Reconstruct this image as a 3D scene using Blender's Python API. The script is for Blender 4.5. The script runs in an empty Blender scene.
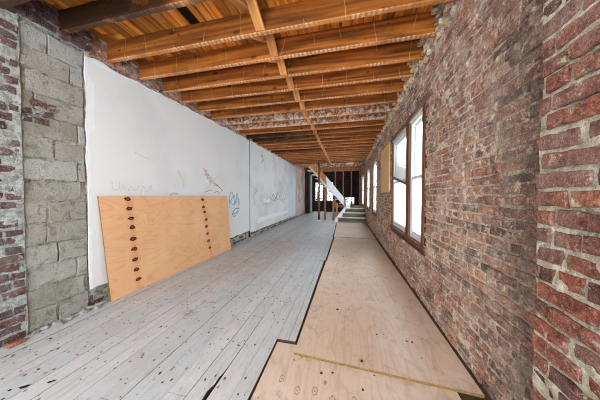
import bpy, math, random
import numpy as np
from mathutils import Vector, Matrix

random.seed(7)
RNG = np.random.default_rng(7)
SC = bpy.context.scene
COL = SC.collection
R = random.uniform

# ------------------------------------------------------------------ mesh helpers
class MB:
    """collects shapes and links them as one mesh object"""
    def __init__(s):
        s.v = []; s.f = []; s.m = []; s.a = []; s.b = []
    def add(s, verts, faces, mi=0, a=0.5, b=0.0):
        o = len(s.v)
        s.v.extend(verts)
        s.a.extend([a] * len(verts)); s.b.extend([b] * len(verts))
        for f in faces:
            s.f.append(tuple(i + o for i in f)); s.m.append(mi)
    def box(s, x0, x1, y0, y1, z0, z1, mi=0, a=0.5, c=0.0, M=None, jit=0.0):
        """box with chamfered edges of size c"""
        if c <= 0:
            P = [(x, y, z) for x in (x0, x1) for y in (y0, y1) for z in (z0, z1)]
            F = [(0, 1, 3, 2), (4, 6, 7, 5), (0, 4, 5, 1), (2, 3, 7, 6), (0, 2, 6, 4), (1, 5, 7, 3)]
        else:
            P = []; idx = {}
            lo = (x0, y0, z0); hi = (x1, y1, z1)
            for i in (0, 1):
                for j in (0, 1):
                    for k in (0, 1):
                        cor = [(lo, hi)[q][d] for d, q in enumerate((i, j, k))]
                        sg = [1 if q == 0 else -1 for q in (i, j, k)]
                        for ax in range(3):
                            p = [cor[d] + (0 if d == ax else sg[d] * c) for d in range(3)]
                            idx[(i, j, k, ax)] = len(P); P.append(tuple(p))
            F = []
            for ax in range(3):
                o1, o2 = [d for d in range(3) if d != ax]
                for q in (0, 1):
                    ring = []
                    for (u, w) in ((0, 0), (1, 0), (1, 1), (0, 1)):
                        t = [0, 0, 0]; t[ax] = q; t[o1] = u; t[o2] = w
                        ring.append(idx[(t[0], t[1], t[2], ax)])
                    F.append(tuple(ring))
                for (u, w) in ((0, 0), (1, 0), (0, 1), (1, 1)):
                    t0 = [0, 0, 0]; t1 = [0, 0, 0]
                    t0[ax] = 0; t1[ax] = 1
                    t0[o1] = t1[o1] = u; t0[o2] = t1[o2] = w
                    F.append((idx[(*t0, o1)], idx[(*t1, o1)], idx[(*t1, o2)], idx[(*t0, o2)]))
            for i in (0, 1):
                for j in (0, 1):
                    for k in (0, 1):
                        F.append((idx[(i, j, k, 0)], idx[(i, j, k, 1)], idx[(i, j, k, 2)]))
        if jit:
            P = [(p[0] + R(-jit, jit), p[1] + R(-jit, jit), p[2] + R(-jit, jit)) for p in P]
        if M is not None:
            P = [tuple(M @ Vector(p)) for p in P]
        s.add(P, F, mi, a)
    def prism(s, outline, axis, d0, d1, mi=0, a=0.5, side=None):
        """outline: list of 2D points in the plane across axis; extruded d0..d1"""
        n = len(outline)
        def pt(q, d):
            if axis == 'x': return (d, q[0], q[1])
            if axis == 'y': return (q[0], d, q[1])
            return (q[0], q[1], d)
        V = [pt(q, d0) for q in outline] + [pt(q, d1) for q in outline]
        F = [tuple(range(n)), tuple(range(2 * n - 1, n - 1, -1))]
        for i in range(n):
            j = (i + 1) % n
            F.append((i, i + n, j + n, j))
        s.add(V, F[:2], mi, a); s.add(V, F[2:], mi if side is None else side, a)
    def cyl(s, cx, cy, z0, z1, r0, r1=None, n=16, mi=0, a=0.5, M=None):
        r1 = r0 if r1 is None else r1
        V = []
        for z, r in ((z0, r0), (z1, r1)):
            for i in range(n):
                t = 2 * math.pi * i / n
                V.append((cx + r * math.cos(t), cy + r * math.sin(t), z))
        F = [(i, (i + 1) % n, (i + 1) % n + n, i + n) for i in range(n)]
        F += [tuple(range(n - 1, -1, -1)), tuple(range(n, 2 * n))]
        if M is not None: V = [tuple(M @ Vector(p)) for p in V]
        s.add(V, F, mi, a)
    def build(s, name, mats, parent=None, loc=None, smooth=False, recalc=True):
        me = bpy.data.meshes.new(name)
        me.from_pydata(s.v, [], s.f)
        for m in (mats if isinstance(mats, (list, tuple)) else [mats]): me.materials.append(m)
        me.polygons.foreach_set('material_index', s.m)
        if recalc:
            import bmesh
            bm = bmesh.new(); bm.from_mesh(me)
            bmesh.ops.recalc_face_normals(bm, faces=bm.faces); bm.to_mesh(me); bm.free()
        at = me.attributes.new('bid', 'FLOAT', 'POINT'); at.data.foreach_set('value', s.a)
        at = me.attributes.new('soot', 'FLOAT', 'POINT'); at.data.foreach_set('value', s.b)
        if smooth: me.polygons.foreach_set('use_smooth', [True] * len(me.polygons))
        me.update()
        o = bpy.data.objects.new(name, me); COL.objects.link(o)
        if parent is not None: o.parent = parent
        if loc is not None: o.location = loc
        return o

def tag(o, label, cat, group=None, kind=None):
    if label: o['label'] = label
    if cat: o['category'] = cat
    if group: o['group'] = group
    if kind: o['kind'] = kind
    return o
def thing(name, label, cat, loc=(0, 0, 0), group=None):
    o = bpy.data.objects.new(name, None); COL.objects.link(o); o.location = loc
    o.empty_display_size = 0.1
    return tag(o, label, cat, group)
def struct_root(name, loc=(0, 0, 0)):
    o = bpy.data.objects.new(name, None); COL.objects.link(o); o.location = loc
    o['kind'] = 'structure'; return o
def struct(o): o['kind'] = 'structure'; return o

_lat = {}
def vnoise(x, y, seed=0):
    """smooth value noise on numpy arrays, 0..1"""
    if seed not in _lat: _lat[seed] = np.random.default_rng(seed + 99).random((64, 64))
    L = _lat[seed]
    xi = np.floor(x).astype(int); yi = np.floor(y).astype(int)
    fx = x - xi; fy = y - yi
    fx = fx * fx * (3 - 2 * fx); fy = fy * fy * (3 - 2 * fy)
    g = lambda i, j: L[i % 64, j % 64]
    return (g(xi, yi) * (1 - fx) * (1 - fy) + g(xi + 1, yi) * fx * (1 - fy)
            + g(xi, yi + 1) * (1 - fx) * fy + g(xi + 1, yi + 1) * fx * fy)
def fbm(x, y, seed=0, o=4):
    x = np.asarray(x, float); y = np.asarray(y, float)
    t = 0; a = 1; n = 0
    for i in range(o):
        t = t + a * vnoise(x * 2 ** i, y * 2 ** i, seed + i); n += a; a *= .5
    return t / n

# ------------------------------------------------------------------ material helpers
def srgb(r, g, b):
    def c(u):
        u /= 255.0
        return u / 12.92 if u <= .04045 else ((u + .055) / 1.055) ** 2.4
    return (c(r), c(g), c(b), 1)

class Mat:
    def __init__(s, name, rough=.8, spec=.3):
        s.m = bpy.data.materials.new(name); s.m.use_nodes = True
        s.nt = s.m.node_tree; s.n = s.nt.nodes; s.l = s.nt.links
        s.p = s.n['Principled BSDF']
        s.p.inputs['Roughness'].default_value = rough
        s.p.inputs['Specular IOR Level'].default_value = spec
        tc = s.n.new('ShaderNodeTexCoord'); s.obj = tc.outputs['Object']
    def set(s, sock, v):
        if hasattr(v, 'is_output'): s.l.new(v, sock)
        else: sock.default_value = v
    def map(s, scale=(1, 1, 1), loc=(0, 0, 0), rot=(0, 0, 0), vec=None):
        n = s.n.new('ShaderNodeMapping')
        s.l.new(vec or s.obj, n.inputs['Vector'])
        n.inputs['Scale'].default_value = scale; n.inputs['Rotation'].default_value = rot
        s.set(n.inputs['Location'], loc)
        return n.outputs[0]
    def noise(s, scale=5, detail=4, rough=.55, vec=None, dist=0, w=None):
        n = s.n.new('ShaderNodeTexNoise')
        s.l.new(vec or s.obj, n.inputs['Vector'])
        n.inputs['Scale'].default_value = scale; n.inputs['Detail'].default_value = detail
        n.inputs['Roughness'].default_value = rough; n.inputs['Distortion'].default_value = dist
        return n.outputs['Fac']
    def voro(s, scale=5, vec=None, feat='F1'):
        n = s.n.new('ShaderNodeTexVoronoi'); n.feature = feat
        s.l.new(vec or s.obj, n.inputs['Vector']); n.inputs['Scale'].default_value = scale
        return n.outputs['Distance']
    def ramp(s, fac, stops, interp='LINEAR'):
        n = s.n.new('ShaderNodeValToRGB'); n.color_ramp.interpolation = interp
        s.l.new(fac, n.inputs['Fac'])
        e = n.color_ramp.elements
        while len(e) < len(stops): e.new(.5)
        for q, (p, c) in zip(e, stops):
            q.position = p
            q.color = c if isinstance(c, tuple) else (c, c, c, 1)
        return n.outputs['Color']
    def mix(s, fac, a, b, mode='MIX'):
        n = s.n.new('ShaderNodeMix'); n.data_type = 'RGBA'; n.blend_type = mode
        s.set(n.inputs[0], fac); s.set(n.inputs[6], a); s.set(n.inputs[7], b)
        return n.outputs[2]
    def math(s, op, a, b=0.0, c=0.0, clamp=False):
        n = s.n.new('ShaderNodeMath'); n.operation = op; n.use_clamp = clamp
        s.set(n.inputs[0], a); s.set(n.inputs[1], b); s.set(n.inputs[2], c)
        return n.outputs[0]
    def step(s, x, lo, hi):
        n = s.n.new('ShaderNodeMapRange'); n.interpolation_type = 'SMOOTHSTEP'
        s.set(n.inputs[0], x); n.inputs[1].default_value = lo; n.inputs[2].default_value = hi
        return n.outputs[0]
    def xyz(s, vec=None):
        n = s.n.new('ShaderNodeSeparateXYZ'); s.l.new(vec or s.obj, n.inputs[0]); return n.outputs
    def attr(s, name):
        n = s.n.new('ShaderNodeAttribute'); n.attribute_name = name; return n.outputs['Fac']
    def normal(s):
        n = s.n.new('ShaderNodeNewGeometry'); return s.xyz(n.outputs['True Normal'])
    def rnd(s):
        return s.n.new('ShaderNodeObjectInfo').outputs['Random']
    def bump(s, h, dist=.01, strength=1.0):
        n = s.n.new('ShaderNodeBump'); n.inputs['Distance'].default_value = dist
        n.inputs['Strength'].default_value = strength
        s.l.new(h, n.inputs['Height']); s.l.new(n.outputs[0], s.p.inputs['Normal'])
    def col(s, c): s.set(s.p.inputs['Base Color'], c)

def brick_mat(name, pal, mort, dust, dust_amt, smear, soot_c=(60, 52, 46)):
    m = Mat(name, .88, .25)
    bid = m.attr('bid')
    n = len(pal)
    c = m.ramp(bid, [(i / (n - 1), srgb(*p)) for i, p in enumerate(pal)])
    g = m.noise(26, 6, .75)
    c = m.mix(m.step(g, .38, .6), m.mix(1.0, c, (.42, .40, .39, 1), 'MULTIPLY'), c)
    fine = m.noise(95, 4, .75)
    c = m.mix(m.step(fine, .36, .56), m.mix(1.0, c, (.5, .48, .47, 1), 'MULTIPLY'), c)
    c = m.mix(m.math('MULTIPLY', m.step(m.noise(48, 6, .8, dist=.6), .55, .62), .7), c, srgb(*dust))
    d = m.noise(3.6, 8, .75)
    c = m.mix(m.math('MULTIPLY', m.step(d, .42, .68), dust_amt), c, srgb(*dust))
    s1 = m.noise(13, 7, .72, dist=.6)
    c = m.mix(m.math('MULTIPLY', m.step(s1, smear, smear + .06), .85), c, srgb(*mort))
    pit = m.voro(70)
    c = m.mix(m.math('MULTIPLY', m.step(m.math('SUBTRACT', .2, pit), 0, .1), .6), c, srgb(48, 38, 34))
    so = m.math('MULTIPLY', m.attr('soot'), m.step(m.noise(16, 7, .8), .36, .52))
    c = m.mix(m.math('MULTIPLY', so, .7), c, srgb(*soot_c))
    c = m.mix(m.math('MULTIPLY', m.step(m.noise(150, 3, .7), .60, .68), .7), c, srgb(*mort))
    m.col(c)
    h = m.math('ADD', m.noise(35, 8, .7), m.math('MULTIPLY', fine, .35))
    m.bump(h, .022, 1.0)
    return m.m
def mortar_mat(name, c0, c1, dark, soot_c=(64, 56, 50)):
    m = Mat(name, .95, .15)
    c = m.mix(m.step(m.noise(24, 7, .78), .42, .58), srgb(*c0), srgb(*c1))
    c = m.mix(m.math('MULTIPLY', m.step(m.noise(17, 7, .8), .53, .62), .8), c, srgb(*dark))  # dark patches also paint the shadow in holes where mortar is missing
    c = m.mix(m.math('MULTIPLY', m.step(m.noise(85, 4, .7), .58, .7), .5), c, srgb(*[int(q * .5) for q in dark]))
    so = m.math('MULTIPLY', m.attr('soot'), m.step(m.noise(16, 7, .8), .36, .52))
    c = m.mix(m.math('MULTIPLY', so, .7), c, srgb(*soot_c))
    m.col(c); m.bump(m.noise(48, 8, .78), .03, 1.0)
    return m.m

M_PIER = brick_mat('pier_brick', [(80, 55, 55), (127, 80, 71), (152, 87, 71), (170, 96, 75), (138, 98, 89), (183, 114, 87), (105, 71, 69)],
                   (196, 186, 160), (176, 152, 138), .40, .585, (70, 62, 56))
M_PIERM = mortar_mat('pier_mortar', (192, 183, 156), (234, 226, 206), (134, 122, 98))
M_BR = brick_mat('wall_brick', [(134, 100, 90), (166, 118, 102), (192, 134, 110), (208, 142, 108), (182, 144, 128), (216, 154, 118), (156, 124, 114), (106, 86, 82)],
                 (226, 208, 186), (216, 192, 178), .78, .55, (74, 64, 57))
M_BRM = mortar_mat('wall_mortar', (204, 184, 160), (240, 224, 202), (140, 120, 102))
M_OLD = brick_mat('old_brick', [(78, 50, 50), (108, 66, 60), (124, 74, 62), (92, 70, 70), (132, 86, 74)],
                  (184, 185, 182), (150, 146, 144), .40, .57)
M_OLDM = mortar_mat('lime_mortar', (158, 160, 150), (200, 204, 202), (104, 102, 92))
M_BLM = mortar_mat('block_mortar', (150, 145, 128), (192, 188, 176), (74, 68, 58))
M_DARKBR = brick_mat('backlit_dark_brick', [(44, 36, 34), (58, 46, 42), (70, 52, 46), (52, 44, 42)], (88, 80, 74), (76, 66, 62), .3, .66)  # brick darkened: the back wall's backlit shade put into the colour
M_DARKM = mortar_mat('backlit_dark_mortar', (62, 56, 52), (84, 76, 70), (40, 36, 34))  # mortar darkened with it, same backlit shade in the colour

def block_mat():
    m = Mat('concrete_block', .93, .2)
    c = m.ramp(m.attr('bid'), [(0, srgb(144, 139, 124)), (.5, srgb(162, 158, 146)), (1, srgb(178, 176, 170))])
    c = m.mix(m.math('MULTIPLY', m.step(m.noise(3, 6, .7), .42, .62), .6), c, srgb(178, 178, 172))
    c = m.mix(m.math('MULTIPLY', m.step(m.noise(9, 7, .78, dist=.5), .52, .62), .65), c, srgb(108, 102, 86))
    c = m.mix(m.math('MULTIPLY', m.step(m.noise(70, 5, .75), .52, .66), .45), c, srgb(92, 88, 76))
    c = m.mix(m.math('MULTIPLY', m.step(m.noise(16, 7, .75, dist=1), .63, .67), .9), c, srgb(208, 208, 204))
    m.col(c); m.bump(m.math('ADD', m.noise(60, 8, .75), m.noise(8, 3)), .02, 1)
    return m.m
M_BLOCK = block_mat()

def wood_mat(name, stops, axis='x', grain=26, stretch=.06, knots=.35, rough=.7, vary=.35, bumpd=.004, use_rnd=True, extra=None, use_bid=False):
    m = Mat(name, rough, .3)
    sc = {'x': (stretch, 1, 1), 'y': (1, stretch, 1), 'z': (1, 1, stretch)}[axis]
    off = (0, 0, 0)
    vec = m.map(sc)
    if use_rnd or use_bid:
        r = m.attr('bid') if use_bid else m.rnd()
        cb = m.n.new('ShaderNodeCombineXYZ')
        for i in range(3): m.l.new(m.math('MULTIPLY', r, 37.0 + 11 * i), cb.inputs[i])
        va = m.n.new('ShaderNodeVectorMath'); va.operation = 'ADD'
        m.l.new(vec, va.inputs[0]); m.l.new(cb.outputs[0], va.inputs[1]); vec = va.outputs[0]
    g = m.noise(grain, 6, .65, vec=vec, dist=.8)
    big = m.noise(grain * .18, 3, .5, vec=vec)
    rings = m.math('FRACT', m.math('MULTIPLY', big, 7.0))
    rings = m.math('ABSOLUTE', m.math('SUBTRACT', rings, .5))
    fac = m.math('ADD', m.math('MULTIPLY', g, .65), m.math('MULTIPLY', rings, .7))
    c = m.ramp(fac, stops)
    if use_rnd or use_bid:
        hs = m.n.new('ShaderNodeHueSaturation')
        m.l.new(c, hs.inputs['Color'])
        m.set(hs.inputs['Value'], m.math('ADD', 1 - vary * .5, m.math('MULTIPLY', r, vary)))
        c = hs.outputs[0]
    if knots:
        ks = {'x': (.45, 1, 1), 'y': (1, .45, 1), 'z': (1, 1, .45)}[axis]
        kv = m.voro(6.5, vec=m.map(ks, loc=(.31, .17, .77)))
        c = m.mix(m.math('MULTIPLY', m.step(m.math('SUBTRACT', .17, kv), 0, .09), knots), c, srgb(58, 28, 12))
    if extra: c = extra(m, c)
    m.col(c); m.bump(g, bumpd, .6)
    return m.m

def joist_extra(white, dark=False):
    def f(m, c):
        P = m.xyz(); N = m.normal()
        cb = m.n.new('ShaderNodeCombineXYZ'); rr_ = m.rnd()
        for i in range(3): m.l.new(m.math('MULTIPLY', rr_, 23.0 + 7 * i), cb.inputs[i])
        va = m.n.new('ShaderNodeVectorMath'); va.operation = 'ADD'
        m.l.new(m.obj, va.inputs[0]); m.l.new(cb.outputs[0], va.inputs[1]); m.obj = va.outputs[0]
        kv = m.voro(9, vec=m.map((.5, 1.6, 1)))
        c = m.mix(m.math('MULTIPLY', m.step(m.math('SUBTRACT', .12, kv), 0, .05), .8), c, srgb(54, 26, 10))
        # pale plaster marks left by the laths: stripes on the underside and bottom edge
        wob = m.math('MULTIPLY', m.noise(9, 3), .05)
        st = m.math('ABSOLUTE', m.math('SUBTRACT', m.math('FRACT', m.math('MULTIPLY', m.math('ADD', P[0], wob), 22.0)), .5))
        st = m.step(st, .18, .32)
        low = m.math('MAXIMUM', m.step(m.math('MULTIPLY', N[2], -1), .4, .8), m.step(m.math('MULTIPLY', P[2], -1), .094, .098))
        pres = m.step(m.noise(3.2, 6, .7), .42, .58)
        k = m.math('MULTIPLY', m.math('MULTIPLY', st, low), m.math('MULTIPLY', pres, .62))
        c = m.mix(m.math('MULTIPLY', low, .45), c, srgb(226, 152, 84))  # underside and bottom edge painted brighter: orange highlight put into the colour
        c = m.mix(k, c, srgb(226, 196, 170))
        # thin pale drips down the face
        d = m.math('FRACT', m.math('MULTIPLY', m.math('ADD', P[0], m.math('MULTIPLY', m.noise(1.5, 1), .3)), 2.9))
        dr = m.math('MULTIPLY', m.step(m.math('SUBTRACT', .022, d), 0, .008), m.step(m.noise(6, 3), .42, .6))
        c = m.mix(m.math('MULTIPLY', dr, .55), c, srgb(214, 178, 140))
        # soot blotches
        c = m.mix(m.math('MULTIPLY', m.step(m.noise(2.6, 6, .7), .52, .70), .5), c, srgb(84, 48, 20))
        c = m.mix(m.math('MULTIPLY', m.step(m.noise(38, 5, .75, vec=m.map((.25, 1, 1))), .55, .7), .55), c, srgb(88, 46, 20))
        if dark: c = m.mix(m.math('MULTIPLY', m.math('MULTIPLY', m.step(m.noise(2.4, 6, .7, vec=m.map((1, 1, 2))), .30, .46), m.math('SUBTRACT', 1.0, m.math('MULTIPLY', m.step(P[0], -.9, .6), .7))), .92), c, srgb(40, 24, 15))
        if white:
            w = m.step(m.noise(11, 7, .75, dist=.8), .46, .56)
            c = m.mix(m.math('MULTIPLY', w, .85), c, srgb(208, 194, 180))
        return c
    return f
ORANGE = [(.25, srgb(88, 46, 14)), (.5, srgb(150, 84, 28)), (.75, srgb(184, 112, 44))]
M_JOIST = wood_mat('joist_wood', ORANGE, 'x', 24, .05, .8, .65, .35, extra=joist_extra(False))
M_JOISTW = wood_mat('plastered_joist_wood', ORANGE, 'x', 24, .05, .8, .65, .35, extra=joist_extra(True))
M_JOISTD = wood_mat('charred_joist_wood', ORANGE, 'x', 24, .05, .8, .65, .35, extra=joist_extra(False, True))
M_DECK = wood_mat('ceiling_board_wood', [(.2, srgb(140, 76, 22)), (.5, srgb(212, 132, 50)), (.8, srgb(232, 166, 82))], 'y', 22, .05, .8, .6, 1.0, use_rnd=False, use_bid=True)
M_STRUT = wood_mat('strut_wood', [(.2, srgb(150, 92, 44)), (.5, srgb(198, 134, 74)), (.8, srgb(220, 162, 104))], 'z', 24, .06, .5, .65, .3)
M_STUD = wood_mat('stud_wood', [(.2, srgb(110, 66, 40)), (.5, srgb(160, 104, 70)), (.8, srgb(184, 128, 92))], 'z', 24, .06, .4, .7, .3)
M_DKWOOD = wood_mat('dark_timber', [(.2, srgb(52, 34, 26)), (.5, srgb(84, 54, 40)), (.8, srgb(108, 74, 54))], 'y', 24, .06, .3, .75, .3)
M_FRAMEW = wood_mat('brown_window_wood', [(.2, srgb(72, 42, 28)), (.5, srgb(106, 66, 44)), (.8, srgb(132, 88, 62))], 'z', 24, .06, .3, .7, .3)
M_TREAD = wood_mat('worn_tread_wood', [(.2, srgb(196, 182, 164)), (.5, srgb(228, 218, 204)), (.8, srgb(240, 232, 222))], 'x', 20, .06, .2, .6, .2)
M_RISER = wood_mat('riser_wood', [(.2, srgb(62, 54, 48)), (.5, srgb(92, 82, 74)), (.8, srgb(140, 128, 118))], 'x', 20, .06, .2, .7, .2)

def ply_mat(name, base, dark, pale, dirt, rough, spec, seed=0, halo=None):
    m = Mat(name, rough, spec)
    if halo: vec = m.map((1, .30, 1.0), loc=(seed, seed * 1.7, 0))
    else: vec = m.map((1, .22, 1), loc=(seed, seed * 1.7, 0))
    b = m.noise(2.2, 3, .5, vec=vec, dist=.5)
    rg = m.math('ABSOLUTE', m.math('SUBTRACT', m.math('FRACT', m.math('MULTIPLY', b, 17.0)), .5))
    c = m.mix(m.math('MULTIPLY', m.step(rg, .30, .5), .42), srgb(*base), srgb(*dark))
    fine = m.noise(60, 4, .7, vec=m.map((1, .05, 1)))
    c = m.mix(m.math('MULTIPLY', m.step(fine, .45, .7), .3), c, srgb(*dark))
    c = m.mix(m.math('MULTIPLY', m.step(m.noise(2.3, 5, .65), .45, .7), .5), c, srgb(*pale))
    if dirt:
        c = m.mix(m.math('MULTIPLY', m.step(m.noise(5, 8, .78, dist=.7), .52, .66), .5), c, srgb(*dirt))
        c = m.mix(m.math('MULTIPLY', m.step(m.noise(23, 5, .7, dist=1), .69, .72), .85), c, srgb(74, 54, 42))
    if halo:
        P = m.xyz()
        for a0, sl in halo:
            d = m.math('ABSOLUTE', m.math('SUBTRACT', P[1], m.math('ADD', a0, m.math('MULTIPLY', P[2], sl))))
            k = m.step(m.math('ADD', m.math('SUBTRACT', .07, d), m.math('MULTIPLY', m.math('SUBTRACT', m.noise(12, 4), .5), .12)), 0, .07)
            c = m.mix(m.math('MULTIPLY', k, .38), c, srgb(204, 126, 68))
    m.col(c); m.bump(fine, .002, .5)
    return m.m
M_PLYF = ply_mat('floor_plywood', (204, 183, 163), (174, 148, 124), (216, 202, 188), (146, 118, 96), .34, .5)
M_PLYF2 = ply_mat('floor_plywood_grey', (206, 188, 170), (176, 152, 130), (218, 206, 194), (156, 130, 110), .34, .5, 4.1)
M_PLYL = ply_mat('leaning_plywood', (218, 168, 122), (198, 142, 96), (226, 182, 140), None, .6, .3, 2.3, halo=[(.328, -.068), (1.74, -.145)])
M_PLYW = ply_mat('panel_plywood', (238, 192, 136), (220, 168, 110), (242, 202, 150), None, .7, .2, 3.3)
def flat(name, c, rough=.8, spec=.3, var=.12, nscale=8, bump=.004):
    m = Mat(name, rough, spec)
    cc = srgb(*c)
    dk = tuple(x * (1 - var) for x in cc[:3]) + (1,)
    n = m.noise(nscale, 6, .7)
    m.col(m.mix(m.step(n, .35, .68), dk, cc)); m.bump(m.noise(nscale * 8, 5, .7), bump, .6)
    return m.m
M_PLYE = flat('plywood_edge', (150, 116, 70), .8, .2, .4, 60)
M_KNOT = flat('knot_dark', (70, 36, 18), .85, .2, .5, 60)
M_KNOTC = flat('knot_centre', (128, 74, 40), .85, .2, .5, 50)
M_CHIPB = flat('brown_chip', (92, 66, 50), .9, .15, .4, 30)
M_RINGK = flat('knot_ring', (172, 146, 126), .6, .3, .3, 40)
M_CHIPW = flat('pale_chip', (226, 220, 210), .9, .15, .2, 30)
M_GAP = flat('dark_gap', (42, 32, 27), .95, .1, .4, 10)
M_SUB = flat('subfloor_wood', (92, 66, 50), .9, .15, .5, 7)
M_NAIL = flat('paint_chip_dark', (96, 90, 86), .9, .15, .4, 30)
M_CHIP = flat('black_chip', (34, 32, 32), .9, .15, .3, 30)

def floor_mat():
    m = Mat('painted_floorboards', .55, .35)
    bid = m.attr('bid')
    c = m.ramp(bid, [(0, srgb(178, 186, 190)), (.5, srgb(186, 191, 194)), (1, srgb(193, 196, 198))])
    str_ = m.map((1, .12, 1))
    g = m.noise(30, 6, .7, vec=str_)
    c = m.mix(m.math('MULTIPLY', m.step(g, .46, .66), .5), c, srgb(160, 158, 154))
    c = m.mix(m.math('MULTIPLY', m.step(m.noise(3, 6, .7), .45, .68), .4), c, srgb(168, 164, 156))
    c = m.mix(m.math('MULTIPLY', m.step(m.noise(75, 5, .75, vec=m.map((1, .5, 1))), .56, .68), .55), c, srgb(132, 128, 122))
    c = m.mix(m.math('MULTIPLY', m.step(m.noise(17, 7, .75, vec=m.map((1, .4, 1)), dist=.6), .60, .68), .6), c, srgb(140, 134, 126))
    P = m.xyz()
    # worn brownish traffic patch in the middle of the room
    dx = m.math('DIVIDE', m.math('ADD', P[0], 1.75), .75); dy = m.math('DIVIDE', m.math('SUBTRACT', P[1], 4.2), 2.2)
    rr = m.math('ADD', m.math('MULTIPLY', dx, dx), m.math('MULTIPLY', dy, dy))
    wk = m.math('MULTIPLY', m.step(m.math('SUBTRACT', 1.0, rr), 0, .9), m.step(m.noise(5, 6, .7), .34, .6))
    c = m.mix(m.math('MULTIPLY', wk, .6), c, srgb(172, 154, 138))
    # scuffed spot
    dx = m.math('DIVIDE', m.math('ADD', P[0], 1.577), .10); dy = m.math('DIVIDE', m.math('SUBTRACT', P[1], 1.81), .07)
    rr = m.math('ADD', m.math('MULTIPLY', dx, dx), m.math('MULTIPLY', dy, dy))
    wk = m.math('MULTIPLY', m.step(m.math('SUBTRACT', 1.0, rr), 0, .7), m.step(m.noise(30, 5, .7), .4, .6))
    c = m.mix(m.math('MULTIPLY', wk, .75), c, srgb(120, 112, 102))
    m.col(c); m.bump(m.math('ADD', g, m.noise(9, 3)), .004, .5)
    return m.m
M_FLOOR = floor_mat()

def drywall_mat(name, base, smud, amt):
    m = Mat(name, .75, .25)
    c = m.mix(m.math('MULTIPLY', m.step(m.noise(1.4, 5, .6), .42, .7), amt), srgb(*base), srgb(*smud))
    c = m.mix(m.math('MULTIPLY', m.step(m.noise(7, 7, .75, vec=m.map((1, .5, 1))), .62, .7), amt * .7), c, srgb(*smud))
    m.col(c); m.bump(m.noise(14, 5, .6), .002, .4)
    return m.m
M_DRY = drywall_mat('drywall_white', (220, 220, 219), (203, 203, 204), .5)
M_DRY2 = drywall_mat('drywall_scuffed', (222, 221, 221), (190, 188, 188), .7)
M_DRYB = drywall_mat('drywall_bluish', (208, 216, 224), (186, 194, 202), .5)
M_PLAST = drywall_mat('old_plaster', (200, 180, 170), (150, 128, 116), .9)
M_COMP = flat('joint_compound', (230, 231, 233), .8, .2, .05, 12)
M_WHITE = flat('white_paint', (228, 230, 232), .5, .4, .05, 6, .001)
M_WPANEL = flat('stringer_white', (226, 228, 234), .7, .3, .06, 5)
def gmat(name, c): return flat(name, c, .75, .2, .15, 25, .001)
G = {'blue': gmat('blue_marker', (84, 158, 190)), 'pink': gmat('pink_chalk', (206, 178, 184)), 'red': gmat('red_marker', (178, 132, 122)),
     'yel': gmat('yellow_marker', (224, 214, 170)), 'green': gmat('green_marker', (158, 200, 184)), 'grey': gmat('pencil_grey', (194, 194, 196)),
     'dark': gmat('dark_marker', (112, 116, 124)), 'teal': gmat('teal_marker', (138, 160, 168)), 'lil': gmat('lilac_marker', (202, 192, 206)), 'wht': gmat('white_spray', (238, 238, 240))}
M_STEEL = flat('rusty_steel', (112, 62, 46), .6, .4, .4, 12)
M_BLACK = flat('black_paint', (26, 26, 28), .5, .4, .2, 10)
M_PLKEY = mortar_mat('plaster_lumps', (196, 182, 168), (214, 202, 190), (132, 108, 90))
M_CREAM = flat('cream_paint', (216, 204, 186), .6, .3, .2, 14)
M_PINKB = flat('pale_pink_board', (244, 218, 200), .8, .2, .08, 10)
M_LEAF = flat('leaf_green', (44, 64, 28), .9, .04, .4, 3)
M_BARK = flat('bark', (84, 70, 58), .9, .1, .4, 10)

def glass_mat():
    m = bpy.data.materials.new('window_glass'); m.use_nodes = True
    nt = m.node_tree; nt.nodes.clear()
    o = nt.nodes.new('ShaderNodeOutputMaterial'); mx = nt.nodes.new('ShaderNodeMixShader')
    t = nt.nodes.new('ShaderNodeBsdfTransparent'); g = nt.nodes.new('ShaderNodeBsdfGlossy')
    t.inputs[0].default_value = (.93, .96, .97, 1); g.inputs['Roughness'].default_value = .03
    lw = nt.nodes.new('ShaderNodeFresnel'); lw.inputs[0].default_value = 1.25
    geo = nt.nodes.new('ShaderNodeNewGeometry'); mm = nt.nodes.new('ShaderNodeMath'); mm.operation = 'SUBTRACT'; mm.use_clamp = True
    nt.links.new(lw.outputs[0], mm.inputs[0]); nt.links.new(geo.outputs['Backfacing'], mm.inputs[1]); nt.links.new(mm.outputs[0], mx.inputs[0]); nt.links.new(t.outputs[0], mx.inputs[1]); nt.links.new(g.outputs[0], mx.inputs[2])
    nt.links.new(mx.outputs[0], o.inputs[0])
    return m
M_GLASS = glass_mat()
def blind_mat():
    m = Mat('blind_fabric', .7, .2)
    P = m.xyz()
    m.col(srgb(176, 172, 168))
    m.p.inputs['Transmission Weight'].default_value = 0
    tr = m.n.new('ShaderNodeBsdfTranslucent'); tr.inputs[0].default_value = srgb(226, 220, 210)
    mx = m.n.new('ShaderNodeMixShader'); mx.inputs[0].default_value = .02
    out = m.n['Material Output']
    m.l.new(m.p.outputs[0], mx.inputs[1]); m.l.new(tr.outputs[0], mx.inputs[2]); m.l.new(mx.outputs[0], out.inputs[0])
    return m.m
M_BLIND = blind_mat()

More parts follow.
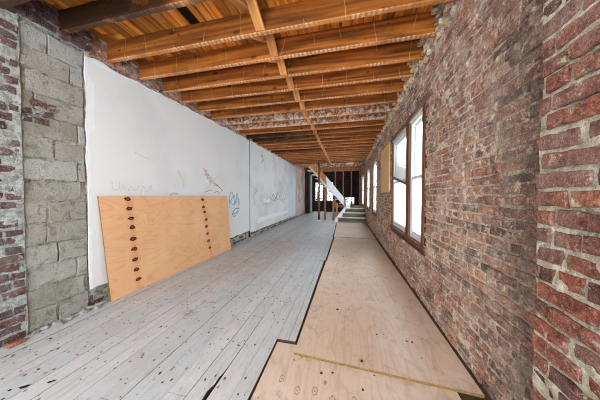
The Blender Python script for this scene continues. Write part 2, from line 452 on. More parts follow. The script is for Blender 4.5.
# ------------------------------------------------------------------ brickwork
def brick_rows(mb, u0, u1, v0, v1, course, L, joint, openings, mapf, seed, mi=0, prot=(.004, .014), hdr=6, fine=None,
               rough=.0035, mixlen=False, soot=None, skip=0.0, bed=.014):
    rg = random.Random(seed)
    nrow = int(round((v1 - v0) / course))
    for r in range(nrow):
        va = v0 + r * course; vb = va + course - joint
        u = u0 - rg.uniform(0, L)
        header = hdr and (r % hdr == hdr - 1)
        while u < u1:
            ln = L * .48 if header else L
            if mixlen and rg.random() < .3: ln = L * .48
            ln *= rg.uniform(.92, 1.06)
            a, b = u, u + ln - joint
            u += ln
            segs = [(max(a, u0), min(b, u1))]
            vm = (va + vb) / 2
            for (o0, o1, p0, p1) in openings:
                if p0 - course * .3 < vm < p1 + course * .3:
                    ns = []
                    for (s, e) in segs:
                        if e <= o0 or s >= o1: ns.append((s, e)); continue
                        if s < o0: ns.append((s, o0))
                        if e > o1: ns.append((o1, e))
                    segs = ns
            for (s, e) in segs:
                if e - s < .03 or rg.random() < skip: continue
                isf = fine is None or fine(s, vm)
                step = .034 if isf else 9
                nl = max(1, int((e - s) / step)); ns_ = 2 if isf else 1
                pts = []
                for i in range(nl): pts.append((s + (e - s) * i / nl, va))
                for i in range(ns_): pts.append((e, va + (vb - va) * i / ns_))
                for i in range(nl): pts.append((e - (e - s) * i / nl, vb))
                for i in range(ns_): pts.append((s, vb - (vb - va) * i / ns_))
                j = rough if isf else rough * .5
                dv = rg.uniform(-1, 1) * j * .8; tl = rg.uniform(-1, 1) * j * .8
                um = (s + e) / 2
                pts = [(p[0] + rg.uniform(-j, j), p[1] + dv + tl * (p[0] - um) / .1 + rg.uniform(-j, j)) for p in pts]
                d = rg.uniform(*prot); n = len(pts)
                V = []; ins = .005 if isf else .004
                for (p, q) in pts: V.append(mapf(p, q, -bed))
                for (p, q) in pts: V.append(mapf(p, q, d - .004))
                for (p, q) in pts:
                    fu = (p - um); fv = (q - vm)
                    V.append(mapf(p - math.copysign(min(abs(fu), ins), fu), q - math.copysign(min(abs(fv), ins), fv), d + rg.uniform(-.001, .001)))
                V.append(mapf(um, vm, d + rg.uniform(-.001, .002)))
                F = []
                for i in range(n):
                    k = (i + 1) % n
                    F.append((i, k, k + n, i + n)); F.append((i + n, k + n, k + 2 * n, i + 2 * n)); F.append((i + 2 * n, k + 2 * n, 3 * n))
                so = soot(um, vm) if soot else 0.0
                mb.add(V, F, mi, rg.random(), so)

def mortar_sheet(mb, us, vs, openings, mapf, seed, mi, base=-.004, amp=.010, soot=None):
    us = np.array(sorted(set([round(float(x), 4) for x in us]))); vs = np.array(sorted(set([round(float(x), 4) for x in vs])))
    U, V = np.meshgrid(us, vs, indexing='ij')
    H = base + amp * (fbm(U * 9, V * 9, seed, 5) - .5) * 2
    nu, nv = U.shape
    o = len(mb.v)
    for i in range(nu):
        for j in range(nv):
            mb.v.append(mapf(U[i, j], V[i, j], H[i, j])); mb.a.append(.5)
            mb.b.append(soot(U[i, j], V[i, j]) if soot else 0.0)
    for i in range(nu - 1):
        uc = (us[i] + us[i + 1]) / 2
        for j in range(nv - 1):
            vc = (vs[j] + vs[j + 1]) / 2
            if any(a < uc < b and c < vc < d for (a, b, c, d) in openings): continue
            mb.f.append((o + i * nv + j, o + (i + 1) * nv + j, o + (i + 1) * nv + j + 1, o + i * nv + j + 1)); mb.m.append(mi)

def backing(mb, x0, x1, u0, u1, v0, v1, openings, mi):
    """solid wall behind the face, in pieces round the openings (along y)"""
    ys = sorted({u0, u1} | {o[0] for o in openings} | {o[1] for o in openings})
    for a, b in zip(ys, ys[1:]):
        c = (a + b) / 2
        op = [o for o in openings if o[0] < c < o[1]]
        if op:
            mb.box(x0, x1, a, b, v0, op[0][2], mi); mb.box(x0, x1, a, b, op[0][3], v1, mi)
        else: mb.box(x0, x1, a, b, v0, v1, mi)

XR, XL, XP, TOP, YB, YF = .85, -2.72, .765, 2.982, 15.15, -1.4
fr = lambda a, b, st: list(np.arange(a, b, st)) + [b]

# ---- right wall
OPR = [(2.56, 4.34, .58, 2.25), (6.42, 7.42, .62, 2.28), (8.42, 9.5, .62, 2.28), (11.3, 12.6, .62, 2.28)]
mapR = lambda u, v, d: (XR - d, u, v)
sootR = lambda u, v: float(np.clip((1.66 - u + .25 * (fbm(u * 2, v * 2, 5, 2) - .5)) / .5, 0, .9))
wr = MB()
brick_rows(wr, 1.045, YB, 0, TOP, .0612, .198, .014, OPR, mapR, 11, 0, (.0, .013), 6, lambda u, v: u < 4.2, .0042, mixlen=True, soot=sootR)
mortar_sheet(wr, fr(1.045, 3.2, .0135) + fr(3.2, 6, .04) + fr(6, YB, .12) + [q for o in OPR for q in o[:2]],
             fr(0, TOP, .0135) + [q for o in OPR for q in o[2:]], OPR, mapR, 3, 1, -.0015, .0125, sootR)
backing(wr, XR + .016, XR + .13, 1.045, YB, 0, TOP + .05, OPR, 1)
# broken brick heads left between the joists
JY = [1.13, 1.506, 1.923, 2.30, 2.665, 3.02]
while JY[-1] < 10.0: JY.append(round(JY[-1] + .382, 3))
JY = [q - .022 for q in JY]
for a, b in zip(JY, JY[1:]):
    for z in np.arange(2.70, 2.99, .05):
        y = a + .03
        while y < b - .05:
            ln = min(R(.035, .11), b - .028 - y)
            if random.random() < .85 and ln > .02:
                dep = R(.03, .13) * (.4 + (z - 2.7) * 2.4); h = R(.018, .03)
                Mx = Matrix.Translation((XR - dep / 2 + .01, y + ln / 2, z + .02)) @ Matrix.Rotation(R(-.35, .35), 4, 'Z') @ Matrix.Rotation(R(-.3, .3), 4, 'X')
                wr.box(-dep / 2, dep / 2, -ln / 2, ln / 2, -h, h, random.choice((0, 1, 2, 2, 2)), random.random(), .006, Mx, .007)
            y += ln
M_BROKEN = mortar_mat('broken_mortar', (222, 192, 152), (246, 228, 196), (140, 102, 74))
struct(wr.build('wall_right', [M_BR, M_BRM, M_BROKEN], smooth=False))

# ---- pier on the right, nearest the camera
wp = MB()
mapP = lambda u, v, d: (XP - d, u, v)
brick_rows(wp, YF, 1.042, 0, TOP, .0735, .222, .017, [], mapP, 23, 0, (.001, .015), 0, lambda u, v: u > .2, .0042, mixlen=True)
mortar_sheet(wp, fr(YF, .3, .1) + fr(.3, 1.044, .011), fr(0, TOP, .011), [], mapP, 8, 1, -.001, .014)
wp.box(XP + .012, XR + .34, YF, 1.044, 0, TOP + .05, 1)
struct(wp.build('wall_right.001', [M_PIER, M_PIERM], smooth=False))

# ---- left wall: brick pier, concrete blocks, old wall behind the lining
wl = MB()
mapL = lambda u, v, d: (XL + d, u, v)
mapLP = lambda u, v, d: (XL + .022 + d, u, v)
brick_rows(wl, YF, 1.195, 0, 2.76, .0735, .215, .016, [], mapLP, 31, 0, (-.004, .008), 0, lambda u, v: u > .6, .007, mixlen=True, skip=.15)
mortar_sheet(wl, fr(YF, .7, .1) + fr(.7, 1.205, .015), fr(0, 2.76, .015), [], mapLP, 12, 1, -.003, .013)
wl.box(XL - .3, XL + .012, YF, 1.205, 0, 2.76, 1)
struct(wl.build('wall_left.001', [M_OLD, M_OLDM]))
wl = MB()
brick_rows(wl, 1.205, 1.645, 0, 2.72, .1945, .44, .011, [], mapL, 35, 2, (.003, .012), 0, None, .008, bed=.02)
mortar_sheet(wl, fr(1.205, 1.65, .014), fr(0, 2.74, .014), [], mapL, 17, 5, -.005, .015)
brick_rows(wl, 1.205, 1.645, 1.86, 2.08, .0735, .11, .016, [(1.42, 1.7, 0, 3)], mapL, 36, 0, (.006, .016), 0, None, .008)
# brick rim above the blocks, and between joists above the lining
w2 = MB()
brick_rows(w2, YF, 1.7, 2.74, TOP, .0735, .2, .014, [], lambda u, v, d: (XL + .03 + d, u, v), 37, 0, (.0, .03), 0, None, .007, skip=.1)
brick_rows(wl, 1.7, YB, 2.6, TOP, .0735, .2, .014, [], mapL, 38, 6, (-.002, .012), 0, lambda u, v: u < 4, .006)
brick_rows(wl, 1.66, 10.8, 0, .36, .0735, .2, .02, [], lambda u, v, d: (XL - .008 + d, u, v), 39, 0, (-.004, .01), 0, lambda u, v: u < 4, .007)
mortar_sheet(wl, fr(1.655, 5, .05) + fr(5, YB, .2), fr(0, .4, .05), [], mapL, 19, 5, -.008, .012); mortar_sheet(wl, fr(1.655, 5, .05) + fr(5, YB, .2), fr(.4, TOP, .05), [], mapL, 19, 7, -.008, .012)
wl.box(XL - .3, XL - .014, 1.2, YB, 0, TOP + .05, 1)
w2.box(XL - .3, XL + .02, YF, 1.7, 2.74, TOP + .05, 1)
struct(w2.build('wall_left.002', [M_OLD, M_OLDM]))
struct(wl.build('wall_left', [M_OLD, M_OLDM, M_BLOCK, M_DARKBR, M_DARKM, M_BLM, M_BR, M_BRM]))
# brick pier at the far end of the left wall
wl = MB()
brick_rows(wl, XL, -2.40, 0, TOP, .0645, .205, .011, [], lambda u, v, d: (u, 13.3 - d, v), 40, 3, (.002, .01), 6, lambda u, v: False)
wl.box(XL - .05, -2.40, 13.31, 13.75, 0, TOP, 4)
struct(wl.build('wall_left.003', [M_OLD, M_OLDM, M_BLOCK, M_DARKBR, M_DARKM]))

# ---- back wall with three windows
OPB = [(-2.30, -1.70, .78, 2.14), (-1.46, -.98, .78, 2.14), (-.16, .52, .50, 1.07)]
wb = MB()
mapB = lambda u, v, d: (u, YB - d, v)
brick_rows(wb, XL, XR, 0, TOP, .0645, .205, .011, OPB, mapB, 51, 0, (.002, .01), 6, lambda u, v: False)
xs = sorted({XL - .3, XR + .34} | {o[0] for o in OPB} | {o[1] for o in OPB})
for a, b in zip(xs, xs[1:]):
    c = (a + b) / 2
    op = [o for o in OPB if o[0] < c < o[1]]
    if op: wb.box(a, b, YB + .003, YB + .3, 0, op[0][2], 1); wb.box(a, b, YB + .003, YB + .3, op[0][3], TOP + .05, 1)
    else: wb.box(a, b, YB + .003, YB + .3, 0, TOP + .05, 1)
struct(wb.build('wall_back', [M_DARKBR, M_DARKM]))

# ---- front wall behind the camera: a wide shop opening
wf = MB()
wf.box(XL - .3, XL + .25, YF - .3, YF, 0, TOP + .05, 1); wf.box(XR - .2, XR + .34, YF - .3, YF, 0, TOP + .05, 1)
wf.box(XL + .25, XR - .2, YF - .3, YF, 0, .25, 1); wf.box(XL + .25, XR - .2, YF - .3, YF, 2.8, TOP + .05, 1)
struct(wf.build('wall_front', [M_OLD, M_OLDM]))

# ------------------------------------------------------------------ floor
fl = MB()
EDGE_N, EDGE_F, YSTEP = -.572, -.44, 1.63       # floorboards stop along the plywood strip
xb = [EDGE_N]
random.seed(21)
while xb[-1] > XL - .02: xb.append(xb[-1] - random.choice((.085, .105, .125, .135, .14)))
CX = min(xb, key=lambda q: abs(q + .845))
T = .022
GAP = {}
def gp(x):
    k = round(x, 4)
    if k not in GAP: GAP[k] = random.choice((.0004, .0006, .0008, .0012, .002))
    return GAP[k]
def board(a, b, y0, y1, zj=0):
    fl.prism([(a, y0), (b, y0), (b, y1), (a, y1)], 'z', -T, R(-.0015, .0008), 0, random.random(), 1)
for b, a in zip(xb, xb[1:]):
    y = YF + R(-1.5, 0)
    while y < YB:
        ln = R(2.2, 4.6); y1 = min(y + ln, YB)
        yy = max(y, YF)
        a2 = max(a, XL)
        if abs(b - CX) < 1e-6 and yy < 1.0:
            y1 = max(y1, 1.9)
            fl.prism([(a2 + .0025, yy), (b - .03, yy), (b - .03, .95), (b - .026, 1.05), (b - .03, 1.1), (b - .015, 1.15), (b - .017, 1.2), (b - .008, 1.25), (b - .004, 1.31), (b - .0025, y1 - .003), (a2 + .0025, y1 - .003)], 'z', -T, 0, 0, random.random(), 1)
        elif y1 > yy: board(a2 + gp(a), b - gp(b), yy + .0006, y1 - .0006)
        y = y1
# narrow filler board beside the upper sheets, ending where the lower sheet starts
board(EDGE_N + .001, -.476, 1.645, 3.84); board(-.473, -.413, 1.645, 3.84); board(EDGE_N + .001, -.476, 3.842, 6.1); board(-.473, -.388, 3.842, 6.1); board(EDGE_N + .001, -.412, 6.102, 7.9); board(EDGE_N + .001, -.445, 7.902, 9.5)
board(EDGE_N + .003, XR, 9.5, 9.62)
for x0 in np.arange(EDGE_N, XR, .12): board(x0 + .003, min(x0 + .117, XR), 9.63, YB)
# nails and paint chips
random.seed(5)
for b, a in zip(xb, xb[1:]):
    for jy in np.arange(.8, 13, .367):
        for q in (.25, .75):
            if random.random() < .72:
                cx = a + (b - a) * (q + R(-.12, .12)); cy = jy + R(-.06, .06)
                if cx < XL + .03 or cx > EDGE_N - .012: continue
                rx, ry = R(.004, .009), R(.006, .014); n = 7
                V = [(cx + rx * R(.6, 1.2) * math.cos(2 * math.pi * i / n), cy + ry * R(.6, 1.2) * math.sin(2 * math.pi * i / n), .0016) for i in range(n)]
                fl.add(V, [tuple(range(n))], 2 if random.random() < .85 else 3)
def chip(cx, cy, rx, ry, mi=3, ang=0):
    n = 10; V = []
    for i in range(n):
        t = 2 * math.pi * i / n; x = rx * R(.6, 1.25) * math.cos(t); y = ry * R(.6, 1.25) * math.sin(t)
        V.append((cx + x * math.cos(ang) - y * math.sin(ang), cy + x * math.sin(ang) + y * math.cos(ang), .0017))
    fl.add(V, [tuple(range(n))], mi)
chip(-1.993, .868, .03, .012, 3, .5); chip(-1.88, .93, .022, .010, 3, .7); chip(-1.93, .75, .026, .012, 3, .4); chip(-2.1, .98, .012, .008, 3); chip(-2.05, .83, .012, .008, 3)
chip(-2.45, 1.22, .014, .008, 3); chip(-2.25, 1.12, .01, .008, 2)
for _ in range(900):
    x = R(XL + .05, EDGE_N - .03); y = R(.7, 6.5)
    chip(x, y, R(.002, .009), R(.004, .014), 2)
fl.box(XL - .3, XR + .34, YF - .3, YB + .3, -.12, -.031, 1); fl.box(XL, EDGE_N - .06, YF, YB, -.03, -T - .001, 4)
struct(fl.build('floor', [M_FLOOR, M_SUB, M_NAIL, M_CHIP, M_GAP]))

# skirt of grey mortar lumps along the foot of the left wall
random.seed(9)
rb = MB()
for _ in range(330):
    y = R(.8, 5.4) if random.random() < .8 else R(5.4, 11); s = R(.006, .026) if y < 1.8 else R(.004, .016)
    x = XL + .012 + abs(random.gauss(0, .028)) + s
    if 1.0 < y < 1.22: continue
    if 1.76 < y < 4.3: x = XL + .02 + R(0, .03)
    Mx = Matrix.Translation((x, y, s * .6)) @ Matrix.Rotation(R(0, 6), 4, 'Z')
    rb.box(-s, s, -s * 1.3, s * 1.3, -s * .6, s * .6, 0, random.random(), s * .35, Mx, s * .22)
tag(rb.build('mortar_rubble', [M_OLDM]), 'crumbled grey mortar lying along the foot of the left wall', 'rubble', kind='stuff')
bf = MB()
bf.box(-.035, .035, -.05, .05, 0, .03, 0, .8, .008, None, .006)
tag(bf.build('brick_fragment', [M_PIER], loc=(-2.63, 1.10, .001)), 'small broken red brick piece on the floor at the left wall', 'brick')

# ------------------------------------------------------------------ ceiling boards
ce = MB()
random.seed(33)
x = XL - .02
while x < XR + .02:
    w = R(.075, .125)
    y = YF + R(-2, 0); x1 = x + w
    while y < YB:
        ln = R(1.5, 4); y1 = min(y + ln, YB)
        yy = max(y, YF)
        if y1 > yy:
            if x < -1.54 < x1 and yy < 1.85 < y1:
                ce.box(x + .001, x1 - .001, yy, 1.55, TOP, TOP + .02, 0, random.random()); ce.box(x + .001, x1 - .001, 2.0, y1 - .002, TOP, TOP + .02, 0, random.random())
            else: ce.box(x + .003, x1 - .003, yy + .001, y1 - .001, TOP + R(0, .005), TOP + .02, 0, random.random(), .002)
        y = y1
    x = x1
ce.box(XL - .3, XR + .34, YF - .3, YB + .3, TOP + .021, TOP + .12, 1)
struct(ce.build('ceiling', [M_DECK, M_GAP]))

# ------------------------------------------------------------------ joists
ORD = ['first', 'second', 'third', 'fourth', 'fifth', 'sixth', 'seventh', 'eighth', 'ninth', 'tenth', 'eleventh', 'twelfth', 'thirteenth', 'fourteenth',
       'fifteenth', 'sixteenth', 'seventeenth', 'eighteenth', 'nineteenth', 'twentieth', 'twenty-first', 'twenty-second', 'twenty-third', 'twenty-fourth', 'twenty-fifth', 'twenty-sixth', 'twenty-seventh']
JX0, JX1 = XL + .012, XR - .012
JC = (JX0 + JX1) / 2; JL = (JX1 - JX0) / 2
def joist_mesh(h=.105, t=.024):
    mb = MB(); n = 40
    secs = []
    for i in range(n + 1):
        x = -JL + 2 * JL * i / n
        e = R(-.0025, .0025); c = .004
        ring = [(-t + c, -h + e), (t - c, -h + e * .5), (t, -h + c + e * .5), (t, h), (-t, h), (-t, -h + c + e)]
        secs.append([(x, p[0] + R(-.0008, .0008), p[1]) for p in ring])
    V = [p for s in secs for p in s]; k = 6; F = []
    for i in range(n):
        for j in range(k): F.append((i * k + j, i * k + (j + 1) % k, (i + 1) * k + (j + 1) % k, (i + 1) * k + j))
    F += [tuple(range(k)), tuple(range(n * k + k - 1, n * k - 1, -1))]
    mb.add(V, F); return mb
random.seed(3)
j0 = None
for i, y in enumerate(JY):
    z = 2.875 + (.009 if i == 1 else 0)
    white = i in (8, 9)
    if j0 is None or white:
        o = joist_mesh(.135 if i == 0 else .105).build('ceiling_joist', M_JOISTW if white else M_JOISTD)
        if i == 0: z = 2.845
        jm = o
    elif i == 1:
        j0 = None
    if i in (11, 12, 16):
        o = joist_mesh().build('ceiling_joist', M_JOISTD)
    elif i >= 1 and not white:
        if i == 1: o = joist_mesh(.096).build('ceiling_joist', M_JOISTD)
        elif i == 2: o = joist_mesh().build('ceiling_joist', M_JOIST); proto = o
        else: o = proto.copy(); COL.objects.link(o)
    j0 = True
    o.location = (JC, y, z)
    if i == 0: lab = 'dark deep ceiling joist in the top left corner, nearest the camera'
    elif white: lab = 'ceiling joist blotched white with old plaster, %s of the two such joists' % ('nearer' if i == 8 else 'farther')
    elif i in (11, 12, 16): lab = 'dark stained timber ceiling joist, %s counting from the camera' % ORD[i]
    elif i == 1: lab = 'dark charred ceiling joist crossing the top of the photo, second from the camera'
    else: lab = 'orange-brown timber ceiling joist, %s counting from the camera' % ORD[i]
    tag(o, lab, 'joist', 'timber ceiling joists')

# ------------------------------------------------------------------ bridging struts between joists
SXA, SXB = -.80, -.90
ns = 0
for i, (a, b) in enumerate(zip(JY, JY[1:])):
    for which, (sx, za, zb) in enumerate(((SXA + R(-.01, .01), 2.965, 2.788), (SXB + R(-.01, .01), 2.788, 2.965))):
        if i > 16 and which == 1: continue
        if i == 0 and which == 1: continue
        p = Vector((sx, a + .027, za)); q = Vector((sx, b - .027, zb))
        d = q - p; L = d.length
        mb = MB()
        w = .044 if which == 0 else .040
        mb.box(-w, w, -.014, .014, -L / 2, L / 2, 0, .5, .003)
        o = mb.build('bridging_strut', M_STRUT)
        o.location = (p + q) / 2
        o.rotation_euler = (math.atan2(-d.y, d.z), 0, 0)
        aa = ORD[i]; bb = ORD[i + 1]
        if which == 0: lab = 'long pale wooden strut crossing from the %s ceiling joist down to the %s' % (aa, bb)
        else: lab = 'wooden counter strut left of the long one, between %s and %s ceiling joists' % (aa, bb)
        tag(o, lab, 'strut', 'bridging struts between the joists'); ns += 1

# ------------------------------------------------------------------ left wall lining
def ragged(y0, y1, z, amp, step=.09):
    n = max(2, int((y1 - y0) / step)); return [(y0 + (y1 - y0) * i / n, z(y0 + (y1 - y0) * i / n) + R(-amp, amp)) for i in range(n + 1)]
def ribbon(mb, pts, w, x, mi):
    P = [Vector((p[0], p[1])) for p in pts]; S = []
    for i in range(len(P) - 1):
        p0 = P[max(i - 1, 0)]; p1 = P[i]; p2 = P[i + 1]; p3 = P[min(i + 2, len(P) - 1)]
        for k in range(6):
            t = k / 6
            S.append(.5 * ((2 * p1) + (p2 - p0) * t + (2 * p0 - 5 * p1 + 4 * p2 - p3) * t * t + (3 * p1 - p0 - 3 * p2 + p3) * t ** 3))
    S.append(P[-1]); V = []
    for i, p in enumerate(S):
        d = (S[min(i + 1, len(S) - 1)] - S[max(i - 1, 0)]); d = d.normalized() if d.length > 0 else Vector((1, 0))
        nn = Vector((-d.y, d.x)) * w * R(.6, 1.15) * .5
        V += [(x + i * 2e-5, p.x + nn.x, p.y + nn.y), (x + i * 2e-5, p.x - nn.x, p.y - nn.y)]
    F = [(2 * i, 2 * i + 2, 2 * i + 3, 2 * i + 1) for i in range(len(S) - 1)]
    mb.add(V, F, mi)
XD = XL + .030
gk = list(G.keys()); gi = {k: i + 1 for i, k in enumerate(gk)}
STROKES1 = [('blue', .022, [(4.35, .92), (4.39, 1.2), (4.48, 1.29), (4.57, 1.1), (4.61, .95)]), ('blue', .022, [(4.39, 1.03), (4.57, 1.22), (4.66, 1.0), (4.71, 1.27), (4.81, .94)]),
    ('blue', .016, [(4.35, 1.13), (4.52, .98), (4.76, 1.14), (4.86, .94)]), ('blue', .03, [(4.47, .75), (4.61, .87), (4.81, .88), (4.66, .78), (4.47, .75)]), ('blue', .02, [(4.5, .72), (4.62, .70), (4.78, .80)]),
    ('pink', .03, [(3.47, 1.74), (3.55, 1.66), (3.52, 1.60), (3.62, 1.64), (3.58, 1.54), (3.70, 1.58), (3.66, 1.47), (3.78, 1.52), (3.80, 1.43), (3.95, 1.41)]),
    ('pink', .025, [(3.48, 1.68), (3.58, 1.70), (3.56, 1.62), (3.66, 1.60), (3.64, 1.53), (3.76, 1.50)]), ('pink', .02, [(3.50, 1.64), (3.60, 1.58), (3.72, 1.45)]),
    ('red', .02, [(3.8, 1.47), (3.93, 1.41), (4.11, 1.31)]), ('red', .016, [(3.54, 1.28), (3.67, 1.32), (3.73, 1.3)]), ('red', .016, [(3.79, 1.26), (3.9, 1.3), (4.0, 1.26)]),
    ('yel', .03, [(2.86, 1.61), (2.92, 1.52), (2.96, 1.44), (2.96, 1.34)]), ('yel', .03, [(3.46, 1.26), (3.6, 1.38), (3.87, 1.58), (3.97, 1.63)]), ('green', .018, [(2.70, 1.22), (2.76, 1.25), (2.85, 1.24)]),
    ('grey', .008, [(1.88, 1.37), (1.89, 1.29), (1.95, 1.29), (1.96, 1.38)]), ('grey', .006, [(1.97, 1.26), (2.0, 1.34), (2.03, 1.28)]), ('grey', .008, [(2.06, 1.27), (2.1, 1.33), (2.15, 1.28), (2.21, 1.35)]),
    ('grey', .008, [(2.22, 1.23), (2.26, 1.34), (2.32, 1.26), (2.37, 1.36), (2.39, 1.26)]), ('grey', .008, [(2.15, 1.78), (2.25, 1.74), (2.37, 1.72)])]
STROKES2 = [('dark', .03, [(6.21, 2.5), (6.37, 2.43), (6.25, 2.24)]), ('dark', .02, [(6.37, 2.43), (6.46, 2.31)]), ('teal', .05, [(7.3, 1.26), (7.64, 1.1), (7.88, 1.34), (8.13, 1.05)]),
    ('dark', .03, [(7.2, 1.22), (7.5, 1.05), (7.75, 1.3)]), ('teal', .03, [(6.99, 1.15), (7.41, .99), (8.0, 1.06), (8.68, .87)]), ('lil', .07, [(5.9, 1.37), (5.69, 1.19), (5.75, .92)]),
    ('lil', .06, [(6.36, .89), (6.71, .94), (6.53, .82)]), ('dark', .02, [(5.75, 1.42), (5.8, 1.37)]), ('wht', .16, [(5.9, .42), (7, .46), (8, .45), (9.2, .46)]), ('wht', .12, [(6.4, 1.1), (6.7, 1.0), (7.0, 1.05)]), ('teal', .03, [(8.2, 1.2), (8.6, 1.0), (8.9, 1.15)])]
def drywall(y0, y1, zt, z0, mat, strokes, label, left_rag=.006, xd=XD):
    mb = MB(); random.seed(int(y0 * 100))
    top = ragged(y0, y1, zt, .018)
    left = [(y0 + R(-left_rag, left_rag), z0 + (top[0][1] - z0) * i / 14) for i in range(1, 14)]
    bot = [(q[0], z0 + R(-.012, .012)) for q in top]
    mb.prism(bot + [(y1, z0 + (top[-1][1] - z0) * i / 6) for i in range(1, 6)] + top[::-1] + left[::-1], 'x', XL + .0145, xd, 0)
    for q, (k, w, p) in enumerate(strokes): ribbon(mb, p, w, xd + .0008 + q * .0004, gi[k])
    return tag(mb.build('drywall_panel', [mat] + [G[k] for k in gk]), label, 'wall panel')
d1 = drywall(1.655, 5.395, lambda y: 2.69 + .02 * (y - 1.7), .2, M_DRY, STROKES1, 'large white drywall panel with faint graffiti behind the leaning plywood', .012)
# bright joint compound smeared down the near edge and along the top
jc = MB(); random.seed(4)
n = 40
jl = [(1.65 + R(-.008, .006), .2 + 2.48 * i / n) for i in range(n + 1)]
wd = [.012 + .03 * float(fbm(np.array([i * .35]), np.array([.5]), 61, 3)[0]) + (.05 if 28 <= i <= 36 else 0) for i in range(n + 1)]
jr = [(jl[i][0] + wd[i], jl[i][1]) for i in range(n + 1)]
V = []
for i in range(n + 1): V += [(XD + .0015, *jl[i]), (XD + .0015, *jr[i])]
jc.add(V, [(2 * i, 2 * i + 1, 2 * i + 3, 2 * i + 2) for i in range(n)])
o_top = ragged(1.7, 5.39, lambda y: 2.685 + .02 * (y - 1.7), .012); V = []
for i, (y, z) in enumerate(o_top):
    V += [(XD + .0018, y, z), (XD + .0018, y, z - .012 - .035 * max(0, (2.3 - y)) * R(.6, 1.2) - R(0, .012))]
jc.add(V, [(2 * i, 2 * i + 1, 2 * i + 3, 2 * i + 2) for i in range(len(o_top) - 1)])
oj = jc.build('joint_compound', M_COMP, parent=d1); oj['label'] = 'bright white joint compound along the panel edge'
drywall(5.45, 9.40, lambda y: 2.765 - .004 * (y - 5.4), .14, M_DRY2, STROKES2, 'scuffed white drywall panel with grey and teal graffiti, beyond the dark joint')
drywall(9.41, 10.78, lambda y: 2.74, .1, M_DRYB, [], 'narrow bluish-white drywall panel between scuffed panel and pinkish plaster')
drywall(10.80, 13.28, lambda y: 2.72, .04, M_PLAST, [('lil', .1, [(11.2, 1.8), (11.6, 1.4), (12.2, 1.6)]), ('dark', .05, [(11.3, 1.3), (11.8, .9), (12.4, 1.1)])], 'pinkish stained old plaster panel before the dark brick pier')
jt = MB(); jt.box(XL - .002, XL + .012, 5.39, 5.455, 0, 2.76, 0, .5, .003)
struct(jt.build('trim_1', M_GAP))
# white door casing in the far left corner
dc = MB(); dc.box(XL + .06, XL + .20, YB - .09, YB - .004, 0, 2.68, 0, .5, .006)
struct(dc.build('trim_2', M_WHITE))

# ------------------------------------------------------------------ plywood
def sheet(name, poly, z0, z1, mat, label, cat='plywood', tilt=None, marks=(), chips=0):
    mb = MB(); n = len(poly)
    cx = sum(p[0] for p in poly) / n; cy = sum(p[1] for p in poly) / n
    pts = []
    for i, p in enumerate(poly):
        q = poly[(i + 1) % n]
        k = 10
        for j in range(k):
            t = j / k; w = .0015 if j else 0
            pts.append((p[0] + (q[0] - p[0]) * t - cx + R(-w, w), p[1] + (q[1] - p[1]) * t - cy + R(-w, w)))
    zf = lambda y: (0 if tilt is None else tilt * (y))
    N = len(pts)
    V = [(x, y, z0 + zf(y)) for x, y in pts] + [(x, y, z1 + zf(y)) for x, y in pts]
    mb.add(V, [tuple(range(N - 1, -1, -1)), tuple(range(N, 2 * N))], 0)
    mb.add(V, [(i, (i + 1) % N, (i + 1) % N + N, i + N) for i in range(N)], 1)
    def spot(x, y, rx, ry, mi, dz=.0006, n=10):
        mb.add([(x - cx + rx * R(.7, 1.2) * math.cos(6.2832 * i / n), y - cy + ry * R(.7, 1.2) * math.sin(6.2832 * i / n), z1 + zf(y - cy) + dz) for i in range(n)], [tuple(range(n))], mi)
    for (x, y, r) in marks: spot(x, y, r * .8, r * 1.3, 3, .0005, 14); spot(x, y, r * .55, r * .95, 0, .0007, 14); spot(x, y, r * .25, r * .4, 3, .0009)
    xa, xb_ = min(p[0] for p in poly) + .04, max(p[0] for p in poly) - .04; ya, yb = min(p[1] for p in poly) + .1, max(p[1] for p in poly) - .05
    for _ in range(chips):
        r = R(.003, .011) if random.random() < .9 else R(.012, .02)
        spot(R(xa, xb_), R(ya, yb), r, r * R(.5, 1.6), random.choice((2, 2, 3, 4)))
    for x in np.arange(xa, xb_, .075):
        if chips: spot(x + R(-.02, .02), (ya + yb) / 2 + .25 + R(-.015, .015), .004, .006, 2)
    return tag(mb.build(name, [mat, M_PLYE, M_CHIPB, M_RINGK, M_CHIPW], loc=(cx, cy, 0), recalc=True), label, cat, 'plywood sheets on the floor')
random.seed(14)
ZS = -.031
sheet('plywood_sheet', [(-.556, .1), (.70, .1), (.675, 1.62), (-.562, 1.625)], ZS + .001, ZS + .019, M_PLYF2, 'lower plywood sheet at the bottom of the photo, partly under another sheet', chips=26, marks=[(-.42, 1.30, .025), (-.30, 1.24, .022), (-.19, 1.26, .025), (-.08, 1.22, .028), (.05, 1.25, .022), (.18, 1.21, .026)])
sheet('plywood_sheet', [(-.392, 1.518), (.818, 1.44), (.805, 3.84), (-.372, 3.86)], ZS + .0125, ZS + .0305, M_PLYF, 'nearest upper plywood sheet, its front corner lapping over the lower sheet', tilt=-.0066, chips=60)
sheet('plywood_sheet', [(-.36, 3.87), (.80, 3.85), (.79, 6.03), (-.345, 6.12)], ZS + .002, ZS + .020, M_PLYF, 'plywood sheet on the floor beside the two large windows, second upper one', chips=40)
sheet('plywood_sheet', [(-.37, 6.16), (.795, 6.09), (.80, 8.0), (-.40, 8.02)], ZS + .002, ZS + .020, M_PLYF2, 'paler plywood sheet beyond the dark cross gap in the strip', chips=20)
sheet('plywood_sheet', [(-.405, 8.03), (.80, 8.01), (.81, 9.44), (-.43, 9.47)], ZS + .002, ZS + .020, M_PLYF2, 'pale plywood sheet at the foot of the stairs')

